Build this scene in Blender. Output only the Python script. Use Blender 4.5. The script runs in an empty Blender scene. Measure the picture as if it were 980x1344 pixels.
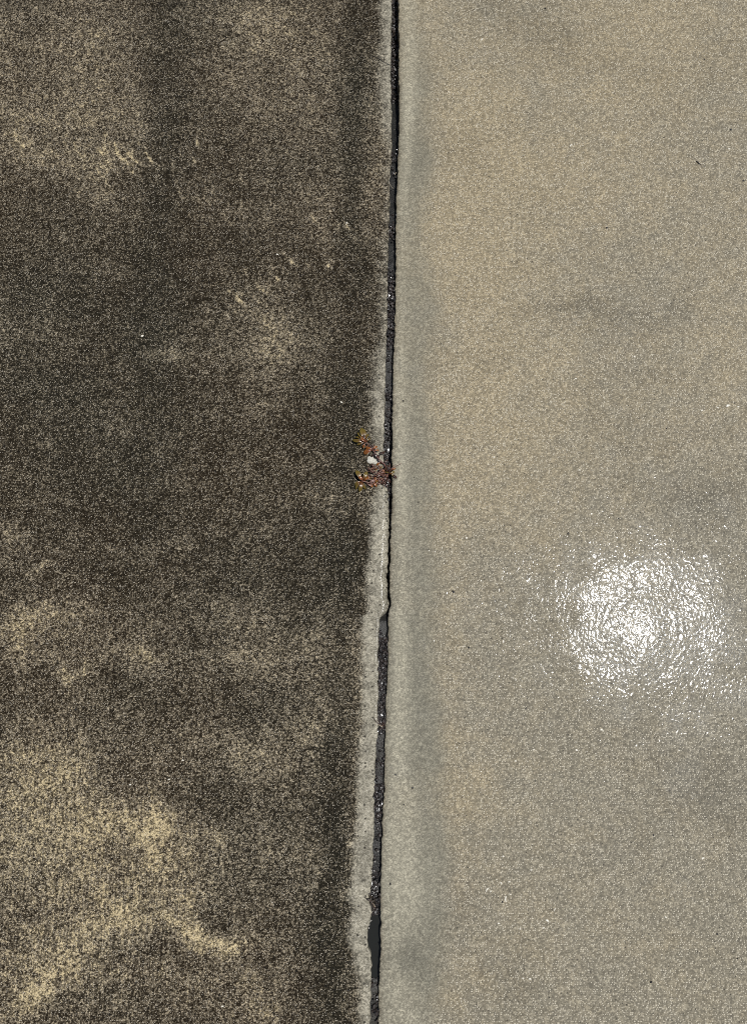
import bpy, math, random
import numpy as np
from mathutils import Vector, Matrix

random.seed(7)
rng = np.random.default_rng(11)
scene = bpy.context.scene
C = scene.collection

# ------------------------------------------------------------------ camera
CAM_H, TILT = 1.45, math.radians(10.0)
FPX, CX, CY = 1000.0, 490.0, 672.0          # focal length and centre in photo pixels (980 x 1344)
cam_d = bpy.data.cameras.new('camera')
cam_d.sensor_fit = 'VERTICAL'
cam_d.sensor_height = 24.0
cam_d.lens = 24.0 * FPX / 1344.0
cam_d.clip_start = 0.01
cam_d.clip_end = 500.0
cam = bpy.data.objects.new('camera', cam_d)
C.objects.link(cam)
cam.location = (0, 0, CAM_H)
cam.rotation_euler = (TILT, 0, 0)
scene.camera = cam

# ------------------------------------------------------------------ sky and sun
SUN = Vector((0.332, 0.036, 1.0096)).normalized()      # towards the sun: high, to the right
elev = math.asin(SUN.z)
azim = math.atan2(SUN.x, SUN.y)                        # clockwise from +Y
w = bpy.data.worlds.new('World')
scene.world = w
w.use_nodes = True
wn = w.node_tree.nodes
sky = wn.new('ShaderNodeTexSky')
sky.sky_type = 'NISHITA'
sky.sun_disc = False
sky.sun_elevation = elev
sky.sun_rotation = azim
bg = wn['Background']
w.node_tree.links.new(sky.outputs[0], bg.inputs[0])
bg.inputs[1].default_value = 0.06
sl = bpy.data.lights.new('sun', 'SUN')
sl.energy = 4.2
sl.angle = math.radians(0.53)
sl.color = (1.0, 0.985, 0.96)
so = bpy.data.objects.new('sun', sl)
C.objects.link(so)
so.rotation_euler = SUN.to_track_quat('Z', 'Y').to_euler()
so.location = (2, 0, 5)

scene.view_settings.view_transform = 'Standard'
scene.view_settings.look = 'None'
scene.view_settings.gamma = 1.0
scene.view_settings.exposure = 0.0
scene.view_settings.use_curve_mapping = False
scene.cycles.use_denoising = False          # the concrete is all fine grain; keep it
scene.cycles.use_adaptive_sampling = True
scene.cycles.adaptive_threshold = 0.02
scene.cycles.max_bounces = 2
scene.cycles.diffuse_bounces = 1
scene.cycles.glossy_bounces = 2
scene.cycles.pixel_filter_type = 'BLACKMAN_HARRIS'
scene.cycles.filter_width = 1.0
scene.cycles.sample_clamp_direct = 4.0       # highlights clip softly, as on a sensor

# ------------------------------------------------------------------ plan survey: photo pixel -> metres on the ground
ct, st = math.cos(TILT), math.sin(TILT)
def G(px, py, z=0.0):
    a = (px - CX) / FPX
    b = (CY - py) / FPX
    dx, dy, dz = a, st + b * ct, -ct + b * st
    t = (z - CAM_H) / dz
    return np.array((dx * t, dy * t))
def mpp(py):
    """metres across one photo pixel on the ground at row py"""
    b = (CY - py) / FPX
    return CAM_H / (ct - b * st) / FPX
def V3(px, py, z=0.0):
    g = G(px, py, z)
    return Vector((g[0], g[1], z))

# ------------------------------------------------------------------ numpy noise
def vnoise(x, y, seed):
    r = np.random.default_rng(seed).random((256, 256))
    xi = np.floor(x).astype(int); yi = np.floor(y).astype(int)
    fx = x - xi; fy = y - yi
    fx = fx * fx * (3 - 2 * fx); fy = fy * fy * (3 - 2 * fy)
    a = r[xi % 256, yi % 256]; b = r[(xi + 1) % 256, yi % 256]
    c = r[xi % 256, (yi + 1) % 256]; d = r[(xi + 1) % 256, (yi + 1) % 256]
    return (a * (1 - fx) + b * fx) * (1 - fy) + (c * (1 - fx) + d * fx) * fy - 0.5
def fbm(x, y, scale, seed, oct=4, gain=0.55):
    t = np.zeros_like(x); amp = 1.0
    for o in range(oct):
        t += amp * vnoise(x * scale + 37.1 * o, y * scale + 11.7 * o, seed + o)
        scale *= 2.03; amp *= gain
    return t
def sstep(a, b, x):
    t = np.clip((x - a) / (b - a), 0, 1)
    return t * t * (3 - 2 * t)

# ------------------------------------------------------------------ node helpers
class NT:
    def __init__(s, name):
        s.m = bpy.data.materials.new(name)
        s.m.use_nodes = True
        s.t = s.m.node_tree
        s.b = s.t.nodes['Principled BSDF']
    def n(s, kind, **kw):
        o = s.t.nodes.new(kind)
        for k, v in kw.items():
            setattr(o, k, v)
        return o
    def put(s, sock, v):
        if hasattr(v, 'links') or isinstance(v, bpy.types.NodeSocket):
            s.t.links.new(v, sock)
        else:
            if sock.type == 'RGBA' and len(v) == 3:
                v = (*v, 1.0)
            sock.default_value = v
    def math(s, op, a, b=0.0, c=None, clamp=False):
        o = s.n('ShaderNodeMath', operation=op, use_clamp=clamp)
        s.put(o.inputs[0], a); s.put(o.inputs[1], b)
        if c is not None:
            s.put(o.inputs[2], c)
        return o.outputs[0]
    def attr(s, name):
        o = s.n('ShaderNodeAttribute'); o.attribute_name = name
        return o.outputs['Fac']
    def co(s, scale=(1, 1, 1), loc=(0, 0, 0), rot=(0, 0, 0)):
        t = s.n('ShaderNodeTexCoord'); m = s.n('ShaderNodeMapping')
        s.t.links.new(t.outputs['Object'], m.inputs[0])
        m.inputs['Location'].default_value = loc
        m.inputs['Rotation'].default_value = rot
        m.inputs['Scale'].default_value = scale
        return m.outputs[0]
    def noise(s, vec, scale, detail=2.0, rough=0.5, dist=0.0):
        o = s.n('ShaderNodeTexNoise', noise_dimensions='2D')
        s.put(o.inputs['Vector'], vec)
        o.inputs['Scale'].default_value = scale
        o.inputs['Detail'].default_value = detail
        o.inputs['Roughness'].default_value = rough
        o.inputs['Distortion'].default_value = dist
        return o.outputs[0]
    def voro(s, vec, scale, feature='F1', rnd=1.0):
        o = s.n('ShaderNodeTexVoronoi', feature=feature, voronoi_dimensions='2D')
        s.put(o.inputs['Vector'], vec)
        o.inputs['Scale'].default_value = scale
        o.inputs['Randomness'].default_value = rnd
        return o
    def ramp(s, v, lo, hi, a=0.0, b=1.0, smooth=True):
        o = s.n('ShaderNodeMapRange', interpolation_type='SMOOTHSTEP' if smooth else 'LINEAR')
        s.put(o.inputs[0], v)
        for i, q in zip((1, 2, 3, 4), (lo, hi, a, b)):
            o.inputs[i].default_value = q
        return o.outputs[0]
    def mix(s, f, a, b, blend='MIX'):
        o = s.n('ShaderNodeMix', data_type='RGBA', blend_type=blend)
        s.put(o.inputs[0], f); s.put(o.inputs[6], a); s.put(o.inputs[7], b)
        return o.outputs[2]
    def gain(s, col, v):
        o = s.n('ShaderNodeVectorMath', operation='SCALE')
        s.put(o.inputs[0], col); s.put(o.inputs[3], v)
        return o.outputs[0]
    def bump(s, h, dist, strength=1.0, normal=None):
        o = s.n('ShaderNodeBump')
        s.put(o.inputs['Height'], h)
        o.inputs['Distance'].default_value = dist
        o.inputs['Strength'].default_value = strength
        if normal is not None:
            s.put(o.inputs['Normal'], normal)
        return o.outputs[0]
    def out(s, **kw):
        for k, v in kw.items():
            s.put(s.b.inputs[k.replace('_', ' ')], v)
        return s.m

# sand grain shared by both slabs: random cells (sand) + finer noise, about 0..1
def sand(t, cell, seed):
    v1 = t.voro(t.co(loc=(seed, seed * 0.7, 0)), 1.0 / cell)
    v2 = t.voro(t.co(loc=(seed + 5, 3, 0)), 1.0 / (cell * 0.62))
    sp = t.n('ShaderNodeSeparateColor'); t.put(sp.inputs[0], v1.outputs['Color'])
    sp2 = t.n('ShaderNodeSeparateColor'); t.put(sp2.inputs[0], v2.outputs['Color'])
    # domes: grain shading put into the colour, bright mid-cell, falling to the joints
    dome = t.ramp(v1.outputs['Distance'], 0.05, 0.75, 1.0, 0.0)
    dome2 = t.ramp(v2.outputs['Distance'], 0.05, 0.75, 1.0, 0.0)
    return sp.outputs[0], sp.outputs[1], dome, sp2.outputs[0], dome2

def film_normal(t):
    """thin running water: small dimples over the sand, drawn out by the flow, and a few long ripples"""
    fine = t.noise(t.co(scale=(1.0, 0.80, 1), rot=(0, 0, 0.5)), 190.0, 0.0, 0.45, 0.5)
    mid = t.noise(t.co(scale=(1.0, 0.70, 1), rot=(0, 0, -0.55), loc=(3, 1, 0)), 70.0, 0.0, 0.5, 0.9)
    big = t.noise(t.co(loc=(8, 2, 0), scale=(1, 0.7, 1)), 11.0, 1.0)
    h = t.math('MULTIPLY', fine, 0.00027)
    h = t.math('ADD', h, t.math('MULTIPLY', mid, 0.00032))
    h = t.math('ADD', h, t.math('MULTIPLY', big, 0.0024))
    return t.bump(h, 1.0)

# ------------------------------------------------------------------ materials
def mat_dirty():
    t = NT('weathered concrete')
    clean = t.attr('clean'); green = t.attr('green'); margin = t.attr('margin'); pit = t.attr('pit')
    r, r2, dome, q, dome2 = sand(t, 0.0026, 1.3)
    blot = t.noise(t.co(), 34.0, 3.0, 0.62)
    blot2 = t.noise(t.co(loc=(4, 9, 0), rot=(0, 0, 0.4)), 110.0, 2.0, 0.65)
    broom = t.noise(t.co(scale=(1, 0.045, 1)), 330.0, 2.0, 0.6)
    c = t.math('ADD', clean, t.math('MULTIPLY', t.math('SUBTRACT', blot, 0.5), 0.50))
    c = t.math('ADD', c, t.math('MULTIPLY', t.math('SUBTRACT', blot2, 0.5), t.math('ADD', t.math('MULTIPLY', clean, 1.5), 0.10)))
    c = t.math('ADD', c, t.math('MULTIPLY', t.math('SUBTRACT', broom, 0.5), t.math('ADD', t.math('MULTIPLY', t.attr('broomed'), 0.65), 0.15)))
    g = t.math('ADD', t.math('MULTIPLY', r, 0.70), t.math('MULTIPLY', q, 0.42))
    g = t.math('ADD', g, t.math('MULTIPLY', dome, 0.14))
    f = t.ramp(t.math('ADD', g, t.math('MULTIPLY', c, 0.95)), 0.50, 1.68, 0.0, 1.0, False)
    f = t.math('POWER', f, 2.0)
    dark = t.mix(green, (0.0165, 0.0112, 0.0058), (0.0135, 0.0120, 0.0078))
    light = t.mix(t.ramp(c, 0.25, 0.85), (0.440, 0.364, 0.252), (0.465, 0.372, 0.212))
    light = t.mix(t.math('MULTIPLY', green, 0.6), light, (0.400, 0.345, 0.240))
    col = t.mix(f, dark, light)
    col = t.gain(col, t.ramp(q, 0.0, 1.0, 0.66, 1.32, False))
    # odd quartz grains
    quartz = t.ramp(t.math('MULTIPLY', r2, dome), 0.68, 0.84)
    col = t.mix(t.math('MULTIPLY', quartz, 0.75), col, (0.50, 0.45, 0.36))
    # smooth trowelled margin along the joint
    mg = t.math('ADD', t.math('MULTIPLY', margin, 1.5), t.math('MULTIPLY', t.math('SUBTRACT', blot, 0.5), 0.6))
    mg = t.math('ADD', mg, t.math('MULTIPLY', t.math('SUBTRACT', r, 0.5), 0.22))
    mf = t.ramp(mg, 0.15, 1.35)
    mcol = t.mix(t.ramp(g, 0.10, 1.15), (0.165, 0.150, 0.112), (0.400, 0.365, 0.280))
    mcol = t.gain(mcol, t.ramp(blot, 0.3, 0.7, 0.72, 1.15))
    col = t.mix(mf, col, mcol)
    # pinholes and black specks
    hole = t.voro(t.co(loc=(2, 2, 0)), 75.0)
    hs = t.n('ShaderNodeSeparateColor'); t.put(hs.inputs[0], hole.outputs['Color'])
    hk = t.math('MULTIPLY', t.ramp(hole.outputs['Distance'], 0.10, 0.17, 1.0, 0.0), t.ramp(hs.outputs[0], 0.72, 0.74))
    col = t.mix(t.math('MULTIPLY', hk, 0.8), col, (0.008, 0.007, 0.006))
    col = t.mix(t.math('MULTIPLY', pit, 0.85), col, (0.010, 0.009, 0.008))
    h = t.math('ADD', t.math('MULTIPLY', g, 0.7), t.math('MULTIPLY', dome, 0.5))
    nrm = t.bump(h, 0.0011, 0.75)
    nrm = t.bump(broom, 0.0006, 0.6, nrm)
    return t.out(Base_Color=col, Roughness=0.7, Specular_IOR_Level=0.04, Normal=nrm,
                 Coat_Weight=t.math('ADD', t.math('MULTIPLY', mf, 0.40), 0.06), Coat_Roughness=0.16, Coat_IOR=1.33, Coat_Normal=t.bump(g, 0.0005, 1.0))

def mat_clean():
    t = NT('washed wet concrete')
    tan = t.attr('tan'); dark_stain = t.attr('dark_stain'); band = t.attr('band'); pale = t.attr('pale')
    r, r2, dome, q, dome2 = sand(t, 0.0028, 7.7)
    blot = t.noise(t.co(), 22.0, 4.0, 0.6)
    blot2 = t.noise(t.co(loc=(4, 9, 0)), 90.0, 2.0, 0.6)
    film = t.attr('film')
    g = t.math('ADD', t.math('MULTIPLY', r, 0.58), t.math('MULTIPLY', q, 0.44))
    g = t.math('ADD', g, t.math('MULTIPLY', dome, 0.12))
    tf = t.math('ADD', tan, t.math('MULTIPLY', t.math('SUBTRACT', blot, 0.5), 0.8))
    base = t.mix(t.ramp(tf, 0.0, 1.0), (0.205, 0.181, 0.131), (0.278, 0.228, 0.144))
    gp = t.math('POWER', t.ramp(g, 0.0, 1.15, 0.0, 1.0, False), 2.0)
    base = t.gain(base, t.math('ADD', t.math('MULTIPLY', gp, 1.30), 0.58))
    base = t.gain(base, t.ramp(blot2, 0.25, 0.75, 0.86, 1.14, False))
    sh = t.math('ADD', dark_stain, t.math('MULTIPLY', t.math('SUBTRACT', blot, 0.5), 0.7))
    base = t.mix(t.ramp(sh, 0.1, 1.1, 0.0, 0.75), base, t.gain(base, 0.62))
    # bright quartz and shell sand, dark grains
    quartz = t.ramp(t.math('MULTIPLY', r2, t.math('ADD', t.math('MULTIPLY', dome, 0.6), 0.4)), 0.60, 0.84)
    base = t.mix(t.math('MULTIPLY', quartz, t.math('SUBTRACT', 0.8, t.math('MULTIPLY', band, 0.35))), base, (0.56, 0.51, 0.40))
    dk = t.voro(t.co(loc=(9, 1, 0)), 95.0)
    ds = t.n('ShaderNodeSeparateColor'); t.put(ds.inputs[0], dk.outputs['Color'])
    dkf = t.math('MULTIPLY', t.ramp(dk.outputs['Distance'], 0.08, 0.15, 1.0, 0.0), t.ramp(ds.outputs[0], 0.86, 0.88))
    base = t.mix(t.math('MULTIPLY', dkf, 0.75), base, (0.03, 0.026, 0.02))
    # trowelled margin: closed cement skin, greenish grey, with a paler strip
    bcol = t.mix(pale, (0.150, 0.141, 0.106), (0.310, 0.286, 0.212))
    bcol = t.mix(t.attr('rim'), bcol, (0.120, 0.102, 0.070))
    bcol = t.gain(bcol, t.math('ADD', t.math('MULTIPLY', gp, 0.95), 0.70))
    bcol = t.gain(bcol, t.ramp(blot2, 0.25, 0.75, 0.88, 1.12, False))
    bf = t.math('ADD', band, t.math('MULTIPLY', t.math('SUBTRACT', r, 0.5), 0.25))
    base = t.mix(t.ramp(bf, -0.1, 1.2, 0.0, 0.80), base, bcol)
    h = t.math('ADD', t.math('MULTIPLY', g, 0.6), t.math('MULTIPLY', dome, 0.4))
    nrm = t.bump(h, 0.0008, 0.6)
    return t.out(Base_Color=base, Roughness=t.ramp(film, 0, 1, 0.60, 0.25), Specular_IOR_Level=0.13, Specular_Tint=(0.80, 0.90, 1.0), Normal=nrm,  # blue-white cast of the sheen put in by specular tint; water is untinted
                 Coat_Weight=t.ramp(film, 0.08, 0.75, 0.03, 1.0), Coat_Roughness=0.055, Coat_IOR=1.33, Coat_Normal=film_normal(t))

def mat_filler():
    t = NT('wet bituminous joint board')
    grit = t.attr('grit')
    n1 = t.noise(t.co(scale=(1, 0.35, 1)), 120.0, 3.0, 0.6)
    n2 = t.noise(t.co(loc=(3, 3, 0)), 300.0, 2.0, 0.6)
    col = t.mix(t.ramp(n1, 0.3, 0.7), (0.0070, 0.0068, 0.0058), (0.0165, 0.0160, 0.0132))
    col = t.mix(t.math('MULTIPLY', grit, 0.85), col, (0.011, 0.009, 0.009))
    col = t.mix(t.attr('ashy'), col, (0.036, 0.033, 0.026))
    nrm = t.bump(n2, 0.0015, 0.5)
    return t.out(Base_Color=col, Roughness=0.45, Normal=nrm, Coat_Weight=0.12, Coat_Roughness=0.12, Coat_IOR=1.33, Specular_IOR_Level=0.2)

def mat_plain(name, col, rough=0.6, var=0.25, scale=200.0, coat=0.0, **kw):
    t = NT(name)
    n = t.noise(t.co(), scale, 2.0, 0.6)
    c = t.gain(col, t.ramp(n, 0.3, 0.7, 1.0 - var, 1.0 + var))
    return t.out(Base_Color=c, Roughness=rough, Coat_Weight=coat, Coat_Roughness=0.1, Coat_IOR=1.33, **kw)

def mat_leaf(name, base, tip):
    t = NT(name)
    sx = t.n('ShaderNodeSeparateXYZ')
    tc = t.n('ShaderNodeTexCoord')
    t.put(sx.inputs[0], tc.outputs['Generated'])
    n = t.noise(tc.outputs['Generated'], 5.0, 2.0)
    k = t.math('ADD', sx.outputs[0], t.math('MULTIPLY', t.math('SUBTRACT', n, 0.5), 0.7))
    col = t.mix(t.ramp(k, 0.1, 0.95), base, tip)
    rib = t.ramp(t.math('ABSOLUTE', t.math('SUBTRACT', sx.outputs[1], 0.5)), 0.0, 0.09, 0.55, 0.0)
    col = t.mix(rib, col, base)
    return t.out(Base_Color=col, Roughness=0.35, Coat_Weight=0.4, Coat_Roughness=0.15)

def tag(o, label=None, cat=None, group=None, kind=None):
    for k, v in (('label', label), ('category', cat), ('group', group), ('kind', kind)):
        if v:
            o[k] = v
    return o

def grid_mesh(name, X, Y, Z, attrs, mat):
    """rows x cols arrays -> smooth quad sheet with float point attributes"""
    nr, nc = X.shape
    me = bpy.data.meshes.new(name)
    co = np.stack([X, Y, Z], -1).reshape(-1, 3).astype(np.float32)
    i = np.arange((nr - 1) * (nc - 1)); r = i // (nc - 1); c = i % (nc - 1)
    a = r * nc + c
    quads = np.stack([a, a + 1, a + nc + 1, a + nc], -1).astype(np.int32)
    me.vertices.add(len(co)); me.vertices.foreach_set('co', co.ravel())
    me.loops.add(quads.size); me.loops.foreach_set('vertex_index', quads.ravel())
    me.polygons.add(len(quads))
    me.polygons.foreach_set('loop_start', np.arange(0, quads.size, 4, dtype=np.int32))
    me.polygons.foreach_set('use_smooth', np.ones(len(quads), bool))
    me.update(calc_edges=True)
    for k, v in attrs.items():
        at = me.attributes.new(k, 'FLOAT', 'POINT')
        at.data.foreach_set('value', np.clip(v, 0, 2).astype(np.float32).ravel())
    me.materials.append(mat)
    me.validate()
    o = bpy.data.objects.new(name, me)
    C.objects.link(o)
    return o

# ------------------------------------------------------------------ the joint, surveyed from the photograph
LE = [(0, 514), (60, 513), (100, 512.4), (130, 513.3), (180, 514.2), (200, 513.6), (235, 511.0), (245, 510.6), (260, 511.4), (300, 510), (350, 508.5),
      (400, 507.9), (440, 507.6), (450, 507), (520, 505), (560, 504.3), (600, 503), (625, 503), (645, 509.2), (680, 510.6),
      (720, 509.6), (760, 507.8), (780, 509.2), (792, 510.6), (799, 508.2), (806, 506), (811, 499), (820, 497.4), (870, 496), (910, 496.5),
      (960, 495.4), (1000, 492.8), (1040, 490.8), (1080, 490.8), (1120, 489.4), (1160, 487.6), (1172, 486.0), (1178, 484.4), (1186, 485.4), (1196, 486.8), (1208, 486.6), (1214, 486.0),
      (1221, 482.6), (1230, 481.4), (1240, 482.2), (1247, 485), (1252, 486.6), (1270, 487.2), (1300, 486.4), (1344, 486)]
RE = [(0, 522.9), (60, 523), (100, 523.2), (130, 523.7), (180, 523.1), (200, 522.4), (260, 520), (300, 519), (350, 519.2),
      (440, 517.7), (450, 516.6), (520, 515), (560, 514.5), (600, 514), (640, 514.8), (680, 513), (720, 511.8), (760, 510.6),
      (780, 511.6), (790, 512.6), (797, 511.6), (804, 509), (820, 509), (870, 508.6), (910, 506.6), (960, 505.5), (1000, 503.9),
      (1030, 503.6), (1036, 504.9), (1042, 503.6), (1080, 501.5), (1120, 500.3), (1170, 499), (1200, 499.3), (1250, 499.4), (1270, 497.8),
      (1300, 496.8), (1344, 496)]
def world_curve(pts, z=0.0):
    w_ = np.array([G(x, y, z) for y, x in pts])
    return w_[::-1]                      # increasing world y
Lw, Rw = world_curve(LE), world_curve(RE)
def edge(curve, y):
    s0 = (curve[3, 0] - curve[0, 0]) / (curve[3, 1] - curve[0, 1]) * 0 + 0.018
    x = np.interp(y, curve[:, 1], curve[:, 0])
    x = np.where(y < curve[0, 1], curve[0, 0] + (y - curve[0, 1]) * s0, x)
    return np.where(y > curve[-1, 1], curve[-1, 0] + (y - curve[-1, 1]) * s0, x)
def rowy(py):
    return G(CX, py)[1]
def along(pts, y):
    """interpolate a (photo row, value) list along the joint"""
    p = np.array([(rowy(a), b) for a, b in pts])[::-1]
    return np.interp(y, p[:, 0], p[:, 1])

D = 0.0036
y0, y1 = -0.72, 1.48
dense_y = np.arange(y0, y1, D)
out_lo = y0 - np.cumsum(np.geomspace(0.02, 0.6, 14))
out_hi = y1 + np.cumsum(np.geomspace(0.02, 0.6, 14))
YS = np.concatenate([out_lo[::-1], dense_y, out_hi])
dense_s = np.arange(D * 0.5, 0.92, D)
SS = np.concatenate([dense_s, dense_s[-1] + np.cumsum(np.geomspace(0.02, 0.6, 13))])

def edge_noise(y, amp, seed):
    return amp * fbm(y, np.zeros_like(y) + 3.3, 170.0, seed, 3, 0.7) * 1.6

def slab_arrays(curve, side, radius, jag, seed):
    ex = edge(curve, YS) + edge_noise(YS, jag, seed)
    r = radius(YS)[:, None]
    ang = np.linspace(0, 90, 9)[::-1]
    cs, cz = [np.zeros_like(r), np.zeros_like(r)], [np.full_like(r, -0.11), -r - 0.012]
    for a in ang:
        cs.append(r * (1 - math.sin(math.radians(a)))); cz.append(-r * (1 - math.cos(math.radians(a))))
    s = np.concatenate(cs + [r + SS[None, :]], 1)
    z = np.concatenate(cz + [np.zeros((len(YS), len(SS)))], 1)
    X = ex[:, None] + side * s
    Y = np.repeat(YS[:, None], s.shape[1], 1)
    if side < 0:
        X, Y, z, s = X[:, ::-1], Y[:, ::-1], z[:, ::-1], s[:, ::-1]
    return X, Y, z, s

def blobs(X, Y, items, warp, seed):
    """soft-edged stains: (px, py, rx, ry, tilt degrees, amount), edges broken up by noise"""
    wx = X + warp * fbm(X, Y, 16.0, seed, 4); wy = Y + warp * fbm(X, Y, 16.0, seed + 50, 4)
    v = np.zeros_like(X)
    for px, py, rx, ry, ang, amt in items:
        c = G(px, py); m = mpp(py); a = math.radians(ang)
        dx, dy = wx - c[0], wy - c[1]
        u = (dx * math.cos(a) + dy * math.sin(a)) / (rx * m)
        t = (-dx * math.sin(a) + dy * math.cos(a)) / (ry * m)
        v += amt * np.exp(-(u * u + t * t))
    return v
def strokes(X, Y, items):
    """scrub marks: thin curved strokes (x0, y0, x1, y1, width px, amount)"""
    v = np.zeros_like(X)
    for ax, ay, bx, by, wd, amt in items:
        a, b = G(ax, ay), G(bx, by); m = mpp(ay)
        d = b - a; L2 = d @ d
        t = np.clip(((X - a[0]) * d[0] + (Y - a[1]) * d[1]) / L2, 0, 1)
        bow = 0.12 * np.sin(t * math.pi)
        qx = a[0] + d[0] * t + d[1] * bow; qy = a[1] + d[1] * t - d[0] * bow
        q = ((X - qx) ** 2 + (Y - qy) ** 2) / (wd * m) ** 2
        v = np.maximum(v, amt * np.exp(-q) * np.sin(np.clip(t, 0.08, 0.95) * math.pi) ** 0.5)
    return v

# ------------------------------------------------------------------ ground under and around the slabs
gm = mat_plain('sub-base soil', (0.10, 0.08, 0.055), 0.9, 0.35, 6.0)
gx = np.array([-120., -4., 4., 120.]); GX, GY = np.meshgrid(gx, gx)
tag(grid_mesh('ground', GX, GY, np.full_like(GX, -0.112), {}, gm), kind='structure')

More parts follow.
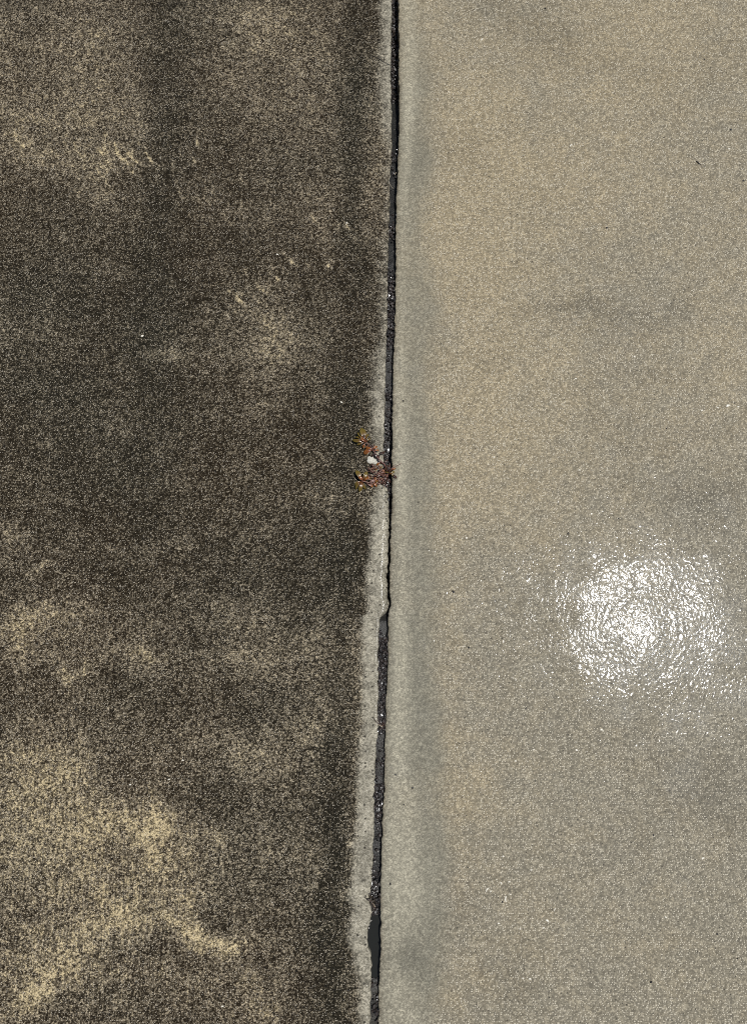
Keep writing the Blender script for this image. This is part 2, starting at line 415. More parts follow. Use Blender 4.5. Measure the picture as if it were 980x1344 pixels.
# ------------------------------------------------------------------ left slab: unwashed
M_dirty, M_clean = mat_dirty(), mat_clean()
rad_l = lambda y: along([(0, .004), (600, .004), (640, .006), (665, .013), (790, .013), (806, .008), (815, .004), (1344, .004)], y)
X, Y, Z, S = slab_arrays(Lw, -1, rad_l, 0.0018, 100)
CLEAN = [  # tan, less stained patches
    (60, 40, 110, 70, 0, .08), (15, 190, 30, 12, 0, .26), (45, 205, 40, 8, 0, .2), (70, 168, 30, 12, 0, .12), (122, 232, 12, 20, 20, .34), (132, 258, 12, 12, 0, .34),
    (165, 265, 40, 25, 0, .16), (90, 210, 60, 12, 0, .12), (300, 15, 70, 30, 0, .12), (350, 40, 40, 50, 0, .16), (380, 85, 40, 40, 0, .12), (440, 60, 20, 60, 0, .12),
    (340, 430, 55, 35, -15, .28), (380, 440, 50, 25, 0, .20), (330, 395, 30, 20, 0, .2), (230, 468, 40, 14, 0, .34), (210, 475, 16, 10, 0, .3), (300, 350, 60, 30, 15, .06),
    (180, 165, 12, 20, 0, .2), (340, 470, 40, 20, 0, .2), (60, 420, 80, 40, 0, .12), (30, 590, 40, 60, 0, .08), (360, 528, 22, 10, 0, .3), (335, 540, 24, 30, 0, .1), (400, 500, 70, 40, 0, .1),
    (20, 706, 22, 12, 0, .46), (66, 752, 22, 10, 30, .48), (85, 725, 25, 10, 0, .28), (170, 720, 60, 12, 0, .24), (215, 725, 40, 18, 0, .14), (25, 735, 30, 14, 0, .3),
    (40, 830, 45, 28, 15, .38), (15, 845, 25, 16, 0, .25), (100, 876, 26, 10, 0, .46), (70, 800, 60, 20, 0, .15), (205, 855, 24, 10, 0, .42), (180, 835, 40, 40, 0, .16), (295, 800, 55, 25, 0, .14), (330, 850, 70, 35, 0, .12),
    (400, 835, 35, 16, 0, .24), (250, 790, 30, 30, 0, .1), (290, 690, 80, 30, 0, .08), (400, 655, 60, 12, 0, .12), (450, 650, 14, 8, 0, .3), (380, 590, 80, 60, 0, .06),
    (30, 1030, 60, 60, 0, .28), (80, 1010, 30, 20, 0, .22), (105, 1008, 16, 9, 0, .32), (40, 1130, 90, 70, 10, .26), (100, 1120, 40, 40, 0, .2), (170, 1080, 50, 30, -10, .28),
    (205, 1105, 22, 40, 15, .40), (190, 1085, 30, 14, 0, .28), (160, 1185, 28, 12, 20, .52), (145, 1195, 22, 8, -20, .4), (190, 1200, 30, 10, -10, .3), (245, 1175, 22, 12, 0, .36), (230, 1218, 32, 10, -10, .55),
    (262, 1215, 10, 28, 10, .50), (275, 1240, 16, 22, 20, .55), (295, 1248, 24, 26, 0, .58), (320, 1225, 26, 12, 10, .34), (215, 1130, 14, 20, 0, .3), (265, 1080, 22, 14, 0, .30), (270, 1105, 20, 20, 0, .2), (285, 1150, 22, 10, 0, .2),
    (45, 1300, 30, 18, 35, .46), (30, 1318, 22, 12, 0, .3), (70, 1285, 40, 16, 30, .24), (110, 1245, 40, 16, 30, .28), (80, 1270, 40, 30, 30, .24), (20, 1240, 30, 20, 0, .12), (150, 1280, 60, 12, 0, .3), (160, 1320, 14, 14, 0, .34), (120, 1215, 50, 20, 20, .2),
    (350, 985, 40, 30, 0, .24), (400, 950, 40, 30, 0, .26), (380, 1010, 50, 40, 0, .12), (330, 1020, 25, 60, 0, .10), (420, 960, 10, 60, 0, .2), (375, 1120, 40, 60, 0, .12), (415, 1150, 10, 40, 0, .28), (350, 1310, 30, 30, 0, .28), (370, 1325, 14, 10, 0, .3), (290, 1320, 50, 30, 0, .1), (410, 1240, 50, 20, 0, .1),
    (275, 965, 25, 10, 0, .12), (215, 880, 60, 20, 0, .08),
    (20, 706, 24, 10, 0, .2), (60, 752, 28, 9, 25, .2), (25, 830, 40, 18, 15, .12), (70, 815, 30, 9, 0, .15), (100, 876, 30, 9, 0, .2), (15, 780, 24, 8, 0, .15), (200, 858, 26, 8, 0, .2), (30, 195, 44, 7, 0, .25), (240, 466, 36, 8, 0, .25),
    # darker, dirtier
    (448, 1060, 22, 160, 0, -.12), (446, 1240, 24, 110, 0, -.12), (300, 640, 120, 60, 0, -.06),
    (215, 60, 30, 120, 0, -.19), (214, 220, 28, 120, 0, -.17), (228, 4, 12, 8, 0, -.4), (205, 380, 22, 100, 0, -.22), (235, 150, 40, 200, 0, -.08), (190, 730, 26, 80, 0, -.12), (40, 120, 60, 100, 0, .04), (120, 60, 60, 60, 0, .05), (120, 1150, 190, 150, 0, .11), (200, 1040, 160, 80, 0, .06), (250, 860, 240, 70, 0, .05), (470, 100, 16, 140, 0, -.12), (470, 230, 14, 100, 0, -.12), (455, 330, 18, 50, 0, -.12),
    (200, 530, 26, 70, 0, -.18), (190, 640, 22, 60, 0, -.2), (370, 570, 24, 24, 0, -.10), (455, 560, 18, 90, 0, -.14), (462, 700, 20, 60, 0, -.22), (440, 760, 40, 60, 0, -.08), (50, 300, 90, 60, 0, -.05), (300, 110, 80, 60, 0, -.04), (330, 250, 120, 50, 0, -.06),
    (50, 885, 26, 20, 0, -.2), (20, 920, 40, 14, 0, -.16), (170, 770, 24, 40, 0, -.12), (150, 890, 30, 20, 0, -.16), (320, 910, 30, 40, 0, -.14), (350, 930, 26, 20, 0, -.12), (150, 960, 60, 40, 0, -.12), (130, 1000, 20, 20, 0, -.1), (160, 1010, 20, 26, 0, -.14), (290, 1010, 30, 30, 0, -.12),
    (448, 1000, 20, 110, 0, -.16), (444, 1130, 24, 90, 0, -.2), (420, 1250, 60, 20, 0, -.14), (440, 1300, 24, 50, 0, -.12), (283, 1205, 14, 12, 0, -.3), (380, 1200, 40, 30, 0, -.08), (150, 1130, 16, 22, 0, -.22), (125, 1180, 4, 60, 0, -.16), (245, 1255, 26, 14, 0, -.2), (150, 1310, 22, 16, 0, -.2), (125, 1262, 10, 10, 0, -.24), (310, 1080, 40, 60, 10, -.1), (130, 1300, 40, 20, 0, -.1),
]
base_c = 0.235 + 0.17 * fbm(X, Y, 5.0, 21, 5) + 0.13 * fbm(X * 0.45, Y * 1.8, 8.0, 27, 4) + 0.03 * (Y < 0.0) + 0.10 * fbm(X * 1.0, Y * 0.12, 14.0, 31, 3)
clean = base_c + 0.015 - 0.075 * (sstep(-0.2, 0.2, Y) - sstep(0.75, 1.1, Y)) + 0.60 * blobs(X, Y, CLEAN, 0.045, 5)
clean = clean - 0.16 * np.exp(-((S - 0.075 - 0.02 * fbm(X, Y, 6.0, 61, 2)) / 0.030) ** 2)
# scrub marks left by the pressure washer, two fans
ST = []
rs = random.Random(3)
for i in range(90):
    t = rs.random() ** 0.9
    x = 62 + 265 * t; y = 190 + 20 * t + 42 * t * t + rs.gauss(0, 17)
    ln = rs.choice((6, 9, 14, 20, 28)) * rs.uniform(.7, 1.2)
    ST.append((x, y, x + ln * rs.uniform(.25, .85), y + ln, rs.uniform(0.7, 1.5), rs.uniform(.06, .24)))
for (x, y, ex_, ey_, a) in [(150, 187, 172, 216, .45), (166, 196, 184, 214, .4), (190, 194, 212, 220, .45), (174, 216, 176, 230, .3), (258, 184, 266, 196, .35), (252, 206, 258, 214, .3), (236, 247, 242, 262, .35), (130, 194, 138, 204, .3)]:
    ST.append((x, y, ex_, ey_, 1.7, a))
for i in range(90):
    t = rs.random()
    x = 296 + 170 * t; y = 398 - 105 * t + rs.gauss(0, 16)
    ln = rs.choice((5, 7, 10, 15)) * rs.uniform(.8, 1.2)
    ST.append((x, y, x + ln * rs.uniform(.5, 1.15), y + ln * rs.uniform(.8, 1.1), rs.uniform(0.9, 1.9), rs.uniform(.05, .22)))
for (x, y, ex_, ey_, a) in [(309, 385, 320, 398, .5), (336, 372, 346, 382, .35), (381, 340, 391, 350, .45), (362, 362, 367, 369, .4), (454, 293, 459, 302, .45), (430, 345, 434, 352, .4), (434, 338, 440, 344, .3)]:
    ST.append((x, y, ex_, ey_, 2.4, a))
clean = clean + 2.1 * strokes(X, Y, ST)
GREEN = [(215, 150, 34, 220, 0, .7), (205, 420, 34, 120, 0, .6), (40, 370, 110, 70, 0, .6), (470, 120, 26, 160, 0, .7), (462, 260, 24, 120, 0, .6), (200, 560, 60, 130, 0, .6), (60, 520, 90, 100, 0, .45), (340, 760, 100, 60, 0, .45),
         (450, 720, 40, 120, 0, .6), (460, 560, 30, 80, 0, .5), (445, 1080, 36, 260, 0, .8), (340, 1080, 60, 90, 0, .45), (430, 1290, 60, 60, 0, .6), (150, 900, 60, 50, 0, .4), (360, 925, 40, 30, 0, .5), (290, 1140, 40, 50, 0, .4), (130, 1305, 60, 30, 0, .4), (150, 1240, 60, 20, 0, .5)]
green = 0.27 + 0.5 * fbm(X, Y, 5.0, 71, 3) + 0.7 * blobs(X, Y, GREEN, 0.03, 9)
mw_pts = [(0, 17), (90, 17), (100, 18), (150, 16), (200, 11), (260, 11), (300, 12), (350, 13), (440, 14), (480, 17), (520, 21), (560, 19), (590, 15), (640, 20), (660, 28), (740, 30), (800, 31),
          (850, 25), (900, 24), (1000, 25), (1100, 26), (1200, 29), (1240, 26), (1262, 25), (1285, 16), (1344, 17)]
mw = along(mw_pts, YS)[:, None] * (CAM_H / FPX) * 0.82
soft = along([(0, 7), (300, 7), (500, 6), (660, 4), (1000, 3.5), (1344, 4)], YS)[:, None] * CAM_H / FPX
margin = sstep(1.0, -1.0, (S + 0.004 * fbm(X, Y, 30.0, 13, 3) - mw) / soft / 3.2)
margin *= along([(0, .92), (150, .85), (210, .50), (300, .46), (420, .54), (500, .85), (1100, 1.0), (1240, .95), (1290, .75), (1344, .8)], YS)[:, None]
broomed = np.clip(blobs(X, Y, [(120, 1150, 170, 130, 0, 1.0), (190, 850, 120, 60, 0, .5), (150, 1300, 150, 60, 0, .6)], 0.02, 95), 0, 1)
pit = blobs(X, Y, [(477, 1156, 2.0, 2.0, 0, 1.6), (482, 1290, 5, 4, 0, .7), (228, 3, 9, 7, 0, .35), (23, 3, 2, 2, 0, .8), (142, 22, 4, 2, 40, .6), (100, 929, 2, 4, 20, 1.)], 0.002, 88)
left = grid_mesh('unwashed_concrete_slab', X, Y, Z, {'clean': clean, 'green': np.clip(green, 0, 1), 'margin': margin, 'broomed': broomed, 'pit': np.clip(pit, 0, 1)}, M_dirty)
tag(left, 'dark unwashed concrete slab stained black and tan, left of the joint', kind='structure')

# ------------------------------------------------------------------ right slab: washed and wet
rad_r = lambda y: np.full_like(y, 0.0025)
X, Y, Z, S = slab_arrays(Rw, 1, rad_r, 0.0015, 140)
TAN = [(640, 150, 70, 110, 0, .45), (620, 330, 60, 160, 0, .6), (740, 420, 90, 90, 0, .3), (640, 560, 80, 120, 0, .5), (700, 250, 90, 60, 0, .3), (860, 60, 90, 60, 0, .3), (590, 800, 30, 200, 0, .45), (600, 1050, 30, 120, 0, .5), (585, 1290, 40, 60, 0, .6),
       (780, 600, 120, 80, 0, .25), (690, 720, 80, 60, 0, .1), (900, 230, 80, 80, 0, .05), (720, 1250, 80, 80, 0, .08), (960, 1320, 80, 40, 0, .2), (720, 60, 60, 40, 0, .2)]
tan = 0.18 + 0.30 * sstep(-0.1, 0.9, Y) + 0.30 * fbm(X, Y, 4.0, 45, 4) + 0.62 * blobs(X, Y, TAN, 0.06, 60)
DARK_STAIN = [(720, 30, 60, 60, 0, .42), (650, 15, 40, 40, 0, .35), (780, 90, 80, 26, 0, .25), (700, 160, 40, 20, 0, .25), (620, 150, 26, 12, 0, .2), (780, 410, 110, 12, -4, .40), (760, 440, 140, 36, 0, .36), (850, 490, 100, 12, 0, .3), (900, 420, 60, 20, 0, .2), (640, 470, 70, 20, 0, .22),
         (830, 520, 60, 50, 0, .3), (790, 560, 30, 30, 0, .2), (900, 560, 90, 20, 0, .25), (690, 540, 40, 26, 0, .15), (940, 650, 60, 60, 0, .3), (850, 650, 120, 30, 0, .22), (640, 690, 30, 30, 0, .2), (820, 980, 130, 40, 0, .26), (900, 1050, 90, 50, 0, .3), (680, 1280, 40, 40, 0, .35), (820, 1130, 60, 40, 0, .2), (960, 1100, 60, 80, 0, .15), (720, 840, 40, 90, 0, .2),
         (700, 280, 50, 30, 30, .2), (610, 210, 50, 26, 0, .22), (940, 80, 60, 80, 0, .2), (800, 320, 40, 60, 0, .1), (880, 1330, 80, 30, 0, .2)]
dark_stain = 0.10 + 0.42 * fbm(X, Y * 1.7, 5.0, 52, 5) + 1.35 * blobs(X, Y, DARK_STAIN, 0.05, 66)  # stain darkness of the washed slab: broad noise plus patches
# where the rinse water still runs as a film
film = np.clip(blobs(X, Y, [(825, 810, 80, 92, 0, 1.2), (925, 840, 50, 80, 0, .75), (905, 730, 50, 30, -50, .3), (960, 1000, 80, 80, 0, .3), (930, 540, 90, 40, 0, .2), (800, 430, 150, 50, 0, .2)], 0.06, 120) + 0.60 * fbm(X, Y, 22.0, 130, 4), 0, 1)
bw = along([(0, 30), (60, 42), (200, 48), (300, 42), (420, 50), (560, 52), (800, 62), (1000, 72), (1100, 74), (1200, 72), (1344, 66)], YS)[:, None] * CAM_H / FPX
band = sstep(1.0, -1.0, (S + 0.030 * fbm(X, Y, 9.0, 15, 4) - bw) / 0.034) * np.clip(0.85 + 0.5 * fbm(X, Y, 7.0, 17, 3), 0, 1)
pc = along([(0, 14), (100, 14), (200, 12), (300, 10), (420, 9), (560, 13), (700, 13), (800, 17), (1000, 18), (1100, 24), (1180, 30), (1250, 14), (1344, 34)], YS)[:, None] * CAM_H / FPX
ph = along([(0, 15), (120, 13), (200, 8), (330, 7), (500, 8), (600, 9), (800, 10), (1000, 13), (1100, 20), (1200, 28), (1250, 14), (1300, 20), (1344, 26)], YS)[:, None] * CAM_H / FPX
pa = along([(0, .75), (150, .8), (230, .45), (330, .3), (430, .35), (520, .7), (650, .6), (800, .85), (1000, .8), (1180, .95), (1240, .5), (1262, .35), (1310, .75), (1344, .7)], YS)[:, None]
pale = pa * np.exp(-((S + 0.004 * fbm(X, Y, 18.0, 19, 3) - pc) / ph) ** 2) * (1 + 0.3 * fbm(X * 6, Y, 10.0, 23, 2))
pale = 1.15 * pale + 0.16 + 0.14 * fbm(X * 3, Y, 8.0, 27, 3) - blobs(X, Y, [(534, 1258, 16, 22, 0, .5), (520, 1180, 10, 20, 0, .1), (524, 1000, 5, 60, 0, .1)], 0.01, 77)
right = grid_mesh('washed_concrete_slab', X, Y, Z, {'film': film, 'rim': 0.75 * np.exp(-(S / 0.006) ** 2) * (1 + fbm(X, Y, 60.0, 91, 3)), 'tan': tan, 'dark_stain': dark_stain, 'band': band, 'pale': np.clip(pale, 0, 1)}, M_clean)
tag(right, 'pale washed concrete slab, wet and glinting, right of the joint', kind='structure')

# ------------------------------------------------------------------ joint filler board
depth_pts = [(0, .021), (110, .021), (135, .016), (200, .011), (300, .009), (440, .007), (520, .008), (610, .014), (640, .012), (700, .016), (800, .014), (815, .006), (900, .006), (960, .005), (1080, .006), (1150, .008), (1178, .0065), (1190, .0068), (1203, .009), (1212, .016), (1245, .017), (1285, .009), (1300, .005), (1344, .005)]
GRIT = [(0, 1), (115, 1), (128, 0), (190, 0), (197, .8), (210, .2), (285, .1), (293, .9), (308, .6), (318, 0), (350, .2), (368, 1), (450, 1), (458, .1), (498, .2), (505, .6), (570, .4), (600, .8), (640, 1), (660, .2), (800, .2), (815, 0),
        (830, .1), (838, .9), (905, 1), (915, .5), (925, 1), (955, .9), (966, .3), (1024, .2), (1030, 1), (1065, .8), (1085, .3), (1140, .15), (1152, .8), (1178, 1), (1204, 1), (1212, .2), (1280, .1), (1290, .3), (1344, .2)]
us = np.linspace(-0.12, 1.12, 15)
lx, rx_ = edge(Lw, YS), edge(Rw, YS)
FX = lx[:, None] + (rx_ - lx)[:, None] * us[None, :]
FY = np.repeat(YS[:, None], 15, 1)
gr = along(GRIT, YS)[:, None] + np.zeros_like(FX)
FZ = -1.4 * along(depth_pts, YS)[:, None] + 0.003 * fbm(FX, FY, 70.0, 33, 3) * gr + 0.0012 * fbm(FX, FY, 40.0, 34, 2) - 0.001 * us[None, :]
ashy = along([(0, 0), (460, 0), (500, .3), (600, .35), (640, .1), (960, .2), (1000, .45), (1030, .1), (1262, .0), (1290, .7), (1344, .75)], YS)[:, None] * (0.8 + 1.2 * fbm(FX, FY, 50, 3, 3))
filler = grid_mesh('joint_filler', FX, FY, FZ, {'grit': np.clip(gr, 0, 1), 'ashy': np.clip(ashy, 0, 1)}, mat_filler())
tag(filler, kind='structure')

# standing water in the open stretch of the joint
wy_ = np.arange(rowy(1300), rowy(1196), 0.003)
wl, wr = edge(Lw, wy_), edge(Rw, wy_)
uw = np.linspace(-0.1, 1.1, 10)
WX = wl[:, None] + (wr - wl)[:, None] * uw[None, :]
WY = np.repeat(wy_[:, None], 10, 1)
WZ = np.full_like(WX, -0.0115) + 0.0004 * fbm(WX, WY, 60, 8, 2)
tw = NT('murky water')
tw.out(Base_Color=(0.016, 0.0165, 0.0145), Roughness=0.06, IOR=1.33)
tag(grid_mesh('water', WX, WY, WZ, {}, tw.m), kind='structure')

# ------------------------------------------------------------------ small shapes
def mesh_obj(name, verts, faces, mat, parent=None, smooth=True):
    me = bpy.data.meshes.new(name)
    me.from_pydata([tuple(v) for v in verts], [], faces)
    me.materials.append(mat)
    if smooth:
        for p in me.polygons:
            p.use_smooth = True
    o = bpy.data.objects.new(name, me)
    C.objects.link(o)
    if parent:
        o.parent = parent
    return o

def tube(points, radii, seg=6):
    """tapered tube along a polyline, closed ends"""
    pts = [Vector(p) for p in points]
    vs, fs = [], []
    for i, p in enumerate(pts):
        d = (pts[min(i + 1, len(pts) - 1)] - pts[max(i - 1, 0)]).normalized()
        a = d.cross(Vector((0, 0, 1)))
        a = a.normalized() if a.length > 1e-4 else Vector((1, 0, 0))
        b = a.cross(d)
        for k in range(seg):
            t = 2 * math.pi * k / seg
            vs.append(p + (a * math.cos(t) + b * math.sin(t)) * radii[i])
    for i in range(len(pts) - 1):
        for k in range(seg):
            fs.append((i * seg + k, i * seg + (k + 1) % seg, (i + 1) * seg + (k + 1) % seg, (i + 1) * seg + k))
    fs.append(tuple(range(seg))[::-1]); fs.append(tuple((len(pts) - 1) * seg + k for k in range(seg)))
    return vs, fs

def bezier(pts, n=10):
    """smooth curve through the control points (Catmull-Rom)"""
    P = [Vector(p) for p in pts]
    P = [2 * P[0] - P[1]] + P + [2 * P[-1] - P[-2]]
    o = []
    for i in range(1, len(P) - 2):
        for k in range(n):
            t = k / n
            a, b, c, d = P[i - 1], P[i], P[i + 1], P[i + 2]
            o.append(0.5 * ((2 * b) + (c - a) * t + (2 * a - 5 * b + 4 * c - d) * t * t + (-a + 3 * b - 3 * c + d) * t ** 3))
    o.append(P[-2])
    return o

def crumb_verts(seed, flat=0.7, jit=0.28):
    """faceted lump, 12 corners of an icosahedron pushed about"""
    r = random.Random(seed); ph = (1 + 5 ** .5) / 2
    v = [(-1, ph, 0), (1, ph, 0), (-1, -ph, 0), (1, -ph, 0), (0, -1, ph), (0, 1, ph), (0, -1, -ph), (0, 1, -ph), (ph, 0, -1), (ph, 0, 1), (-ph, 0, -1), (-ph, 0, 1)]
    f = [(0, 11, 5), (0, 5, 1), (0, 1, 7), (0, 7, 10), (0, 10, 11), (1, 5, 9), (5, 11, 4), (11, 10, 2), (10, 7, 6), (7, 1, 8), (3, 9, 4), (3, 4, 2), (3, 2, 6), (3, 6, 8), (3, 8, 9), (4, 9, 5), (2, 4, 11), (6, 2, 10), (8, 6, 7), (9, 8, 1)]
    out = []
    for p in v:
        q = Vector(p).normalized() * (1 + r.uniform(-jit, jit))
        out.append(Vector((q.x, q.y, q.z * flat)))
    return out, f

def scatter(name, items, mat, label=None, cat=None):
    """many grains too small to pick apart, one object"""
    V, F = [], []
    for (p, s, sd) in items:
        vs, fs = crumb_verts(sd)
        R = Matrix.Rotation(random.uniform(0, 6.28), 3, 'Z')
        b = len(V)
        V += [Vector(p) + R @ (v * s) for v in vs]
        F += [tuple(i + b for i in f) for f in fs]
    o = mesh_obj(name, V, F, mat, smooth=False)
    return tag(o, label, cat, kind='stuff')

# grit and soil packed in the joint
M_grit = mat_plain('wet black grit', (0.021, 0.0155, 0.0125), 0.45, 0.75, 120.0, coat=0.5)
items = []
yy = YS[(YS > y0) & (YS < y1)]
for i in range(3600):
    y = random.uniform(y0, y1)
    g_ = float(along(GRIT, np.array([y]))[0])
    if random.random() > g_ ** 1.3:
        continue
    a, b = float(edge(Lw, np.array([y]))[0]), float(edge(Rw, np.array([y]))[0])
    u = random.uniform(-.06, 1.02)
    z = -1.4 * float(along(depth_pts, np.array([y]))[0])
    s = random.choice((.0009, .0013, .0018, .0028, .0036)) * random.uniform(.8, 1.2)
    items.append(((a + (b - a) * u, y, z + random.uniform(0, .0045)), s, random.randrange(40)))
scatter('joint_grit', items, M_grit)

# pale sand grains washed into the joint and along its lip
M_sand = mat_plain('pale sand', (0.27, 0.25, 0.22), 0.35, 0.3, 200.0, coat=1.0)
items = []
for i in range(240):
    y = random.uniform(y0, y1)
    a, b = float(edge(Lw, np.array([y]))[0]), float(edge(Rw, np.array([y]))[0])
    g_ = float(along(GRIT, np.array([y]))[0])
    z = -1.4 * float(along(depth_pts, np.array([y]))[0])
    if random.random() < 0.25 + 0.6 * g_:
        items.append(((a + (b - a) * random.uniform(0, .75), y, z + .0012), random.uniform(.0006, .0012), random.randrange(40)))
for (px, py) in [(488, 1152), (489, 1170), (490.5, 1172), (493, 1174), (487, 1208), (486, 1209), (484.5, 1214), (484, 1218), (500, 928), (496.5, 967), (488, 1115), (487.6, 1143), (492, 1131), (491, 1143), (504, 834), (517, 88), (518.7, 92), (519, 99), (518, 104)]:
    items.append((V3(px, py, -0.002), random.uniform(.0010, .0016), random.randrange(40)))
scatter('sand_grains', items, M_sand)

# black specks of soil on both slabs
M_soil = mat_plain('wet black soil', (0.012, 0.010, 0.008), 0.5, 0.4, 300.0, coat=0.4)
spk = [(726.5, 66), (715, 11), (924, 78), (958.5, 170), (796, 299), (671, 299), (838, 549), (874, 562), (595, 777), (615, 850), (614, 1139), (941, 1226), (857, 1096), (871, 180), (975, 237), (967, 1258), (854, 1289), (822, 1319), (774, 1122), (659, 1184), (529, 526), (549, 659), (594, 776), (530, 1056), (519, 1017), (541, 1034), (512, 1160), (620, 230), (745, 700), (690, 930), (23, 3), (100, 931), (457, 1300)]
items = [(V3(px, py, 0.0006), random.uniform(.0013, .0022), random.randrange(40)) for px, py in spk]
r2 = random.Random(5)
for i in range(120):
    items.append((V3(r2.uniform(530, 975), r2.uniform(5, 1340), 0.0003), r2.uniform(.0006, .0011), r2.randrange(40)))
# crumbs caught along the right lip of the joint
for i in range(110):
    y = r2.uniform(y0, y1)
    items.append(((float(edge(Rw, np.array([y]))[0]) + r2.uniform(-.001, .003), y, -.0006), r2.uniform(.0006, .0013), r2.randrange(40)))
scatter('soil_specks', items, M_soil)

# shell and quartz chips set in the washed slab (and one in the other)
M_chip = mat_plain('white shell', (0.62, 0.58, 0.48), 0.45, 0.15, 400.0, coat=0.5)
chip_meshes = []
def chip(px, py, ln, wd, ang, parent, curve=0.25, seed=0):
    """curved shell flake half sunk in the surface"""
    m = mpp(py); r = random.Random(seed + int(px)); n = 5
    vs, fs = [], []
    for i in range(n + 1):
        t = i / n * 2 - 1
        x = t * ln * m / 2; y = curve * ln * m * (1 - t * t) * 0.5
        hw = wd * m / 2 * math.sqrt(max(0.06, 1 - t * t)) * r.uniform(.75, 1.15)
        vs += [(x, y - hw, -.0008), (x, y - hw * .55, .0007), (x, y + hw * .55, .0009), (x, y + hw, -.0008)]
    for i in range(n):
        for k in range(3):
            a = i * 4 + k
            fs.append((a, a + 4, a + 5, a + 1))
    fs.append((0, 1, 2, 3)); fs.append((n * 4 + 3, n * 4 + 2, n * 4 + 1, n * 4))
    o = mesh_obj('shell_chip', [(x * .8, y * .8, z) for x, y, z in vs], fs, M_chip, parent)
    o.location = V3(px, py, 0.0); o.rotation_euler.z = math.radians(ang)
    return o
for k, (px, py, ln, wd, ang) in enumerate([(639.5, 1168, 9, 3, 55), (644, 1170, 5, 2, 45), (664, 1180, 10, 3.5, 85), (669, 1174, 4, 2, 30), (717.5, 1209, 7, 4.5, -30), (728, 1194, 6, 2.5, 60), (713, 1218, 4, 3, 20), (654, 1212, 4.5, 3.5, 0), (682, 1219, 4.5, 2.5, 80), (657, 1159, 4, 3, -30), (668, 1157.5, 4.5, 3, 0), (697, 1142, 4.5, 2.5, 10),
                                           (955, 533, 8, 5, 25), (941, 535, 5, 2.5, -20), (920.5, 539, 4.5, 3, 20), (968, 534, 4, 3, 0), (922, 1127, 6, 4, 30), (873, 1204, 5, 3, -30), (755, 497, 4, 3, 0), (612, 706, 4, 3.5, 20), (700, 984, 4, 3, 40), (660, 1124, 4, 3, 0), (789, 958.5, 6, 3.5, -10), (600, 981, 4, 2.5, 70), (676, 999, 4, 3, 0), (695, 1285, 5, 3.5, 0), (686, 1284, 4, 3, 10), (956, 195.5, 4, 3, -20), (749, 191, 6, 3, 50), (582, 497, 5, 1.6, 110), (760, 617, 4, 3, 0), (648, 600, 4, 3, 10), (832, 468, 4, 3, 30), (632, 52, 5, 3, 50)]):
    chip(px, py, ln, wd, ang, right, 0.3 if ln > 5 else 0.1, k)
for k, (px, py, ln, wd, ang) in enumerate([(187, 441, 5, 4, 20), (455, 292.5, 4, 3, 60), (448, 528, 4.5, 3, -30), (364, 334, 4, 3, 0), (171, 1030, 4, 3, 0), (240, 998, 4, 3, 0), (292, 1321, 4.5, 3.5, 10), (222, 1023, 4, 3, 10)]):
    chip(px, py, ln, wd, ang, left, 0.1, 50 + k)

# ------------------------------------------------------------------ the reddish weed in the joint
M_stem = mat_plain('red brown stem', (0.115, 0.048, 0.034), 0.4, 0.35, 300.0, coat=0.3)
M_pink = mat_plain('faded pink stalk', (0.170, 0.090, 0.066), 0.5, 0.3, 300.0, coat=0.3)
M_la = mat_leaf('olive leaf', (0.100, 0.036, 0.009), (0.125, 0.092, 0.010))
M_lb = mat_leaf('rusty leaf', (0.130, 0.034, 0.010), (0.220, 0.078, 0.010))
M_lc = mat_leaf('dark brown leaf', (0.022, 0.009, 0.006), (0.050, 0.020, 0.008))

def leaf_mesh(name, mat, width=0.38, fold=0.35, droop=0.12):
    """unit leaf along +X from its stalk: obovate, folded along the midrib, curling"""
    n = 7; vs, fs = [], []
    for i in range(n + 1):
        t = i / n
        hw = width * 0.5 * (math.sin(math.pi * min(1, t ** 1.5 * 0.97 + 0.015)) ** 0.75) + 0.012
        z = 0.16 * math.sin(t * math.pi) - droop * t * t
        vs += [(t, -hw, z + fold * hw), (t, -hw * .5, z + fold * hw * .35), (t, 0, z), (t, hw * .5, z + fold * hw * .35), (t, hw, z + fold * hw)]
    nv = len(vs)
    th = 0.018
    vs += [(x, y, z - th) for x, y, z in vs]
    for i in range(n):
        for k in range(4):
            a = i * 5 + k
            fs.append((a, a + 5, a + 6, a + 1)); fs.append((nv + a, nv + a + 1, nv + a + 6, nv + a + 5))
        a = i * 5
        fs.append((a, nv + a, nv + a + 5, a + 5)); fs.append((a + 4, a + 9, nv + a + 9, nv + a + 4))
    for k in range(4):
        fs.append((k, k + 1, nv + k + 1, nv + k)); b = n * 5 + k
        fs.append((b, nv + b, nv + b + 1, b + 1))
    me = bpy.data.meshes.new(name)
    me.from_pydata(vs, [], fs); me.materials.append(mat)
    for p in me.polygons:
        p.use_smooth = True
    return me
LEAF = {'a': leaf_mesh('leaf', M_la), 'b': leaf_mesh('leaf', M_lb, .5), 'c': leaf_mesh('leaf', M_lc, .42, .3, .2), 'n': leaf_mesh('leaf', M_la, .24), 'p': leaf_mesh('leaf', M_pink, .3)}

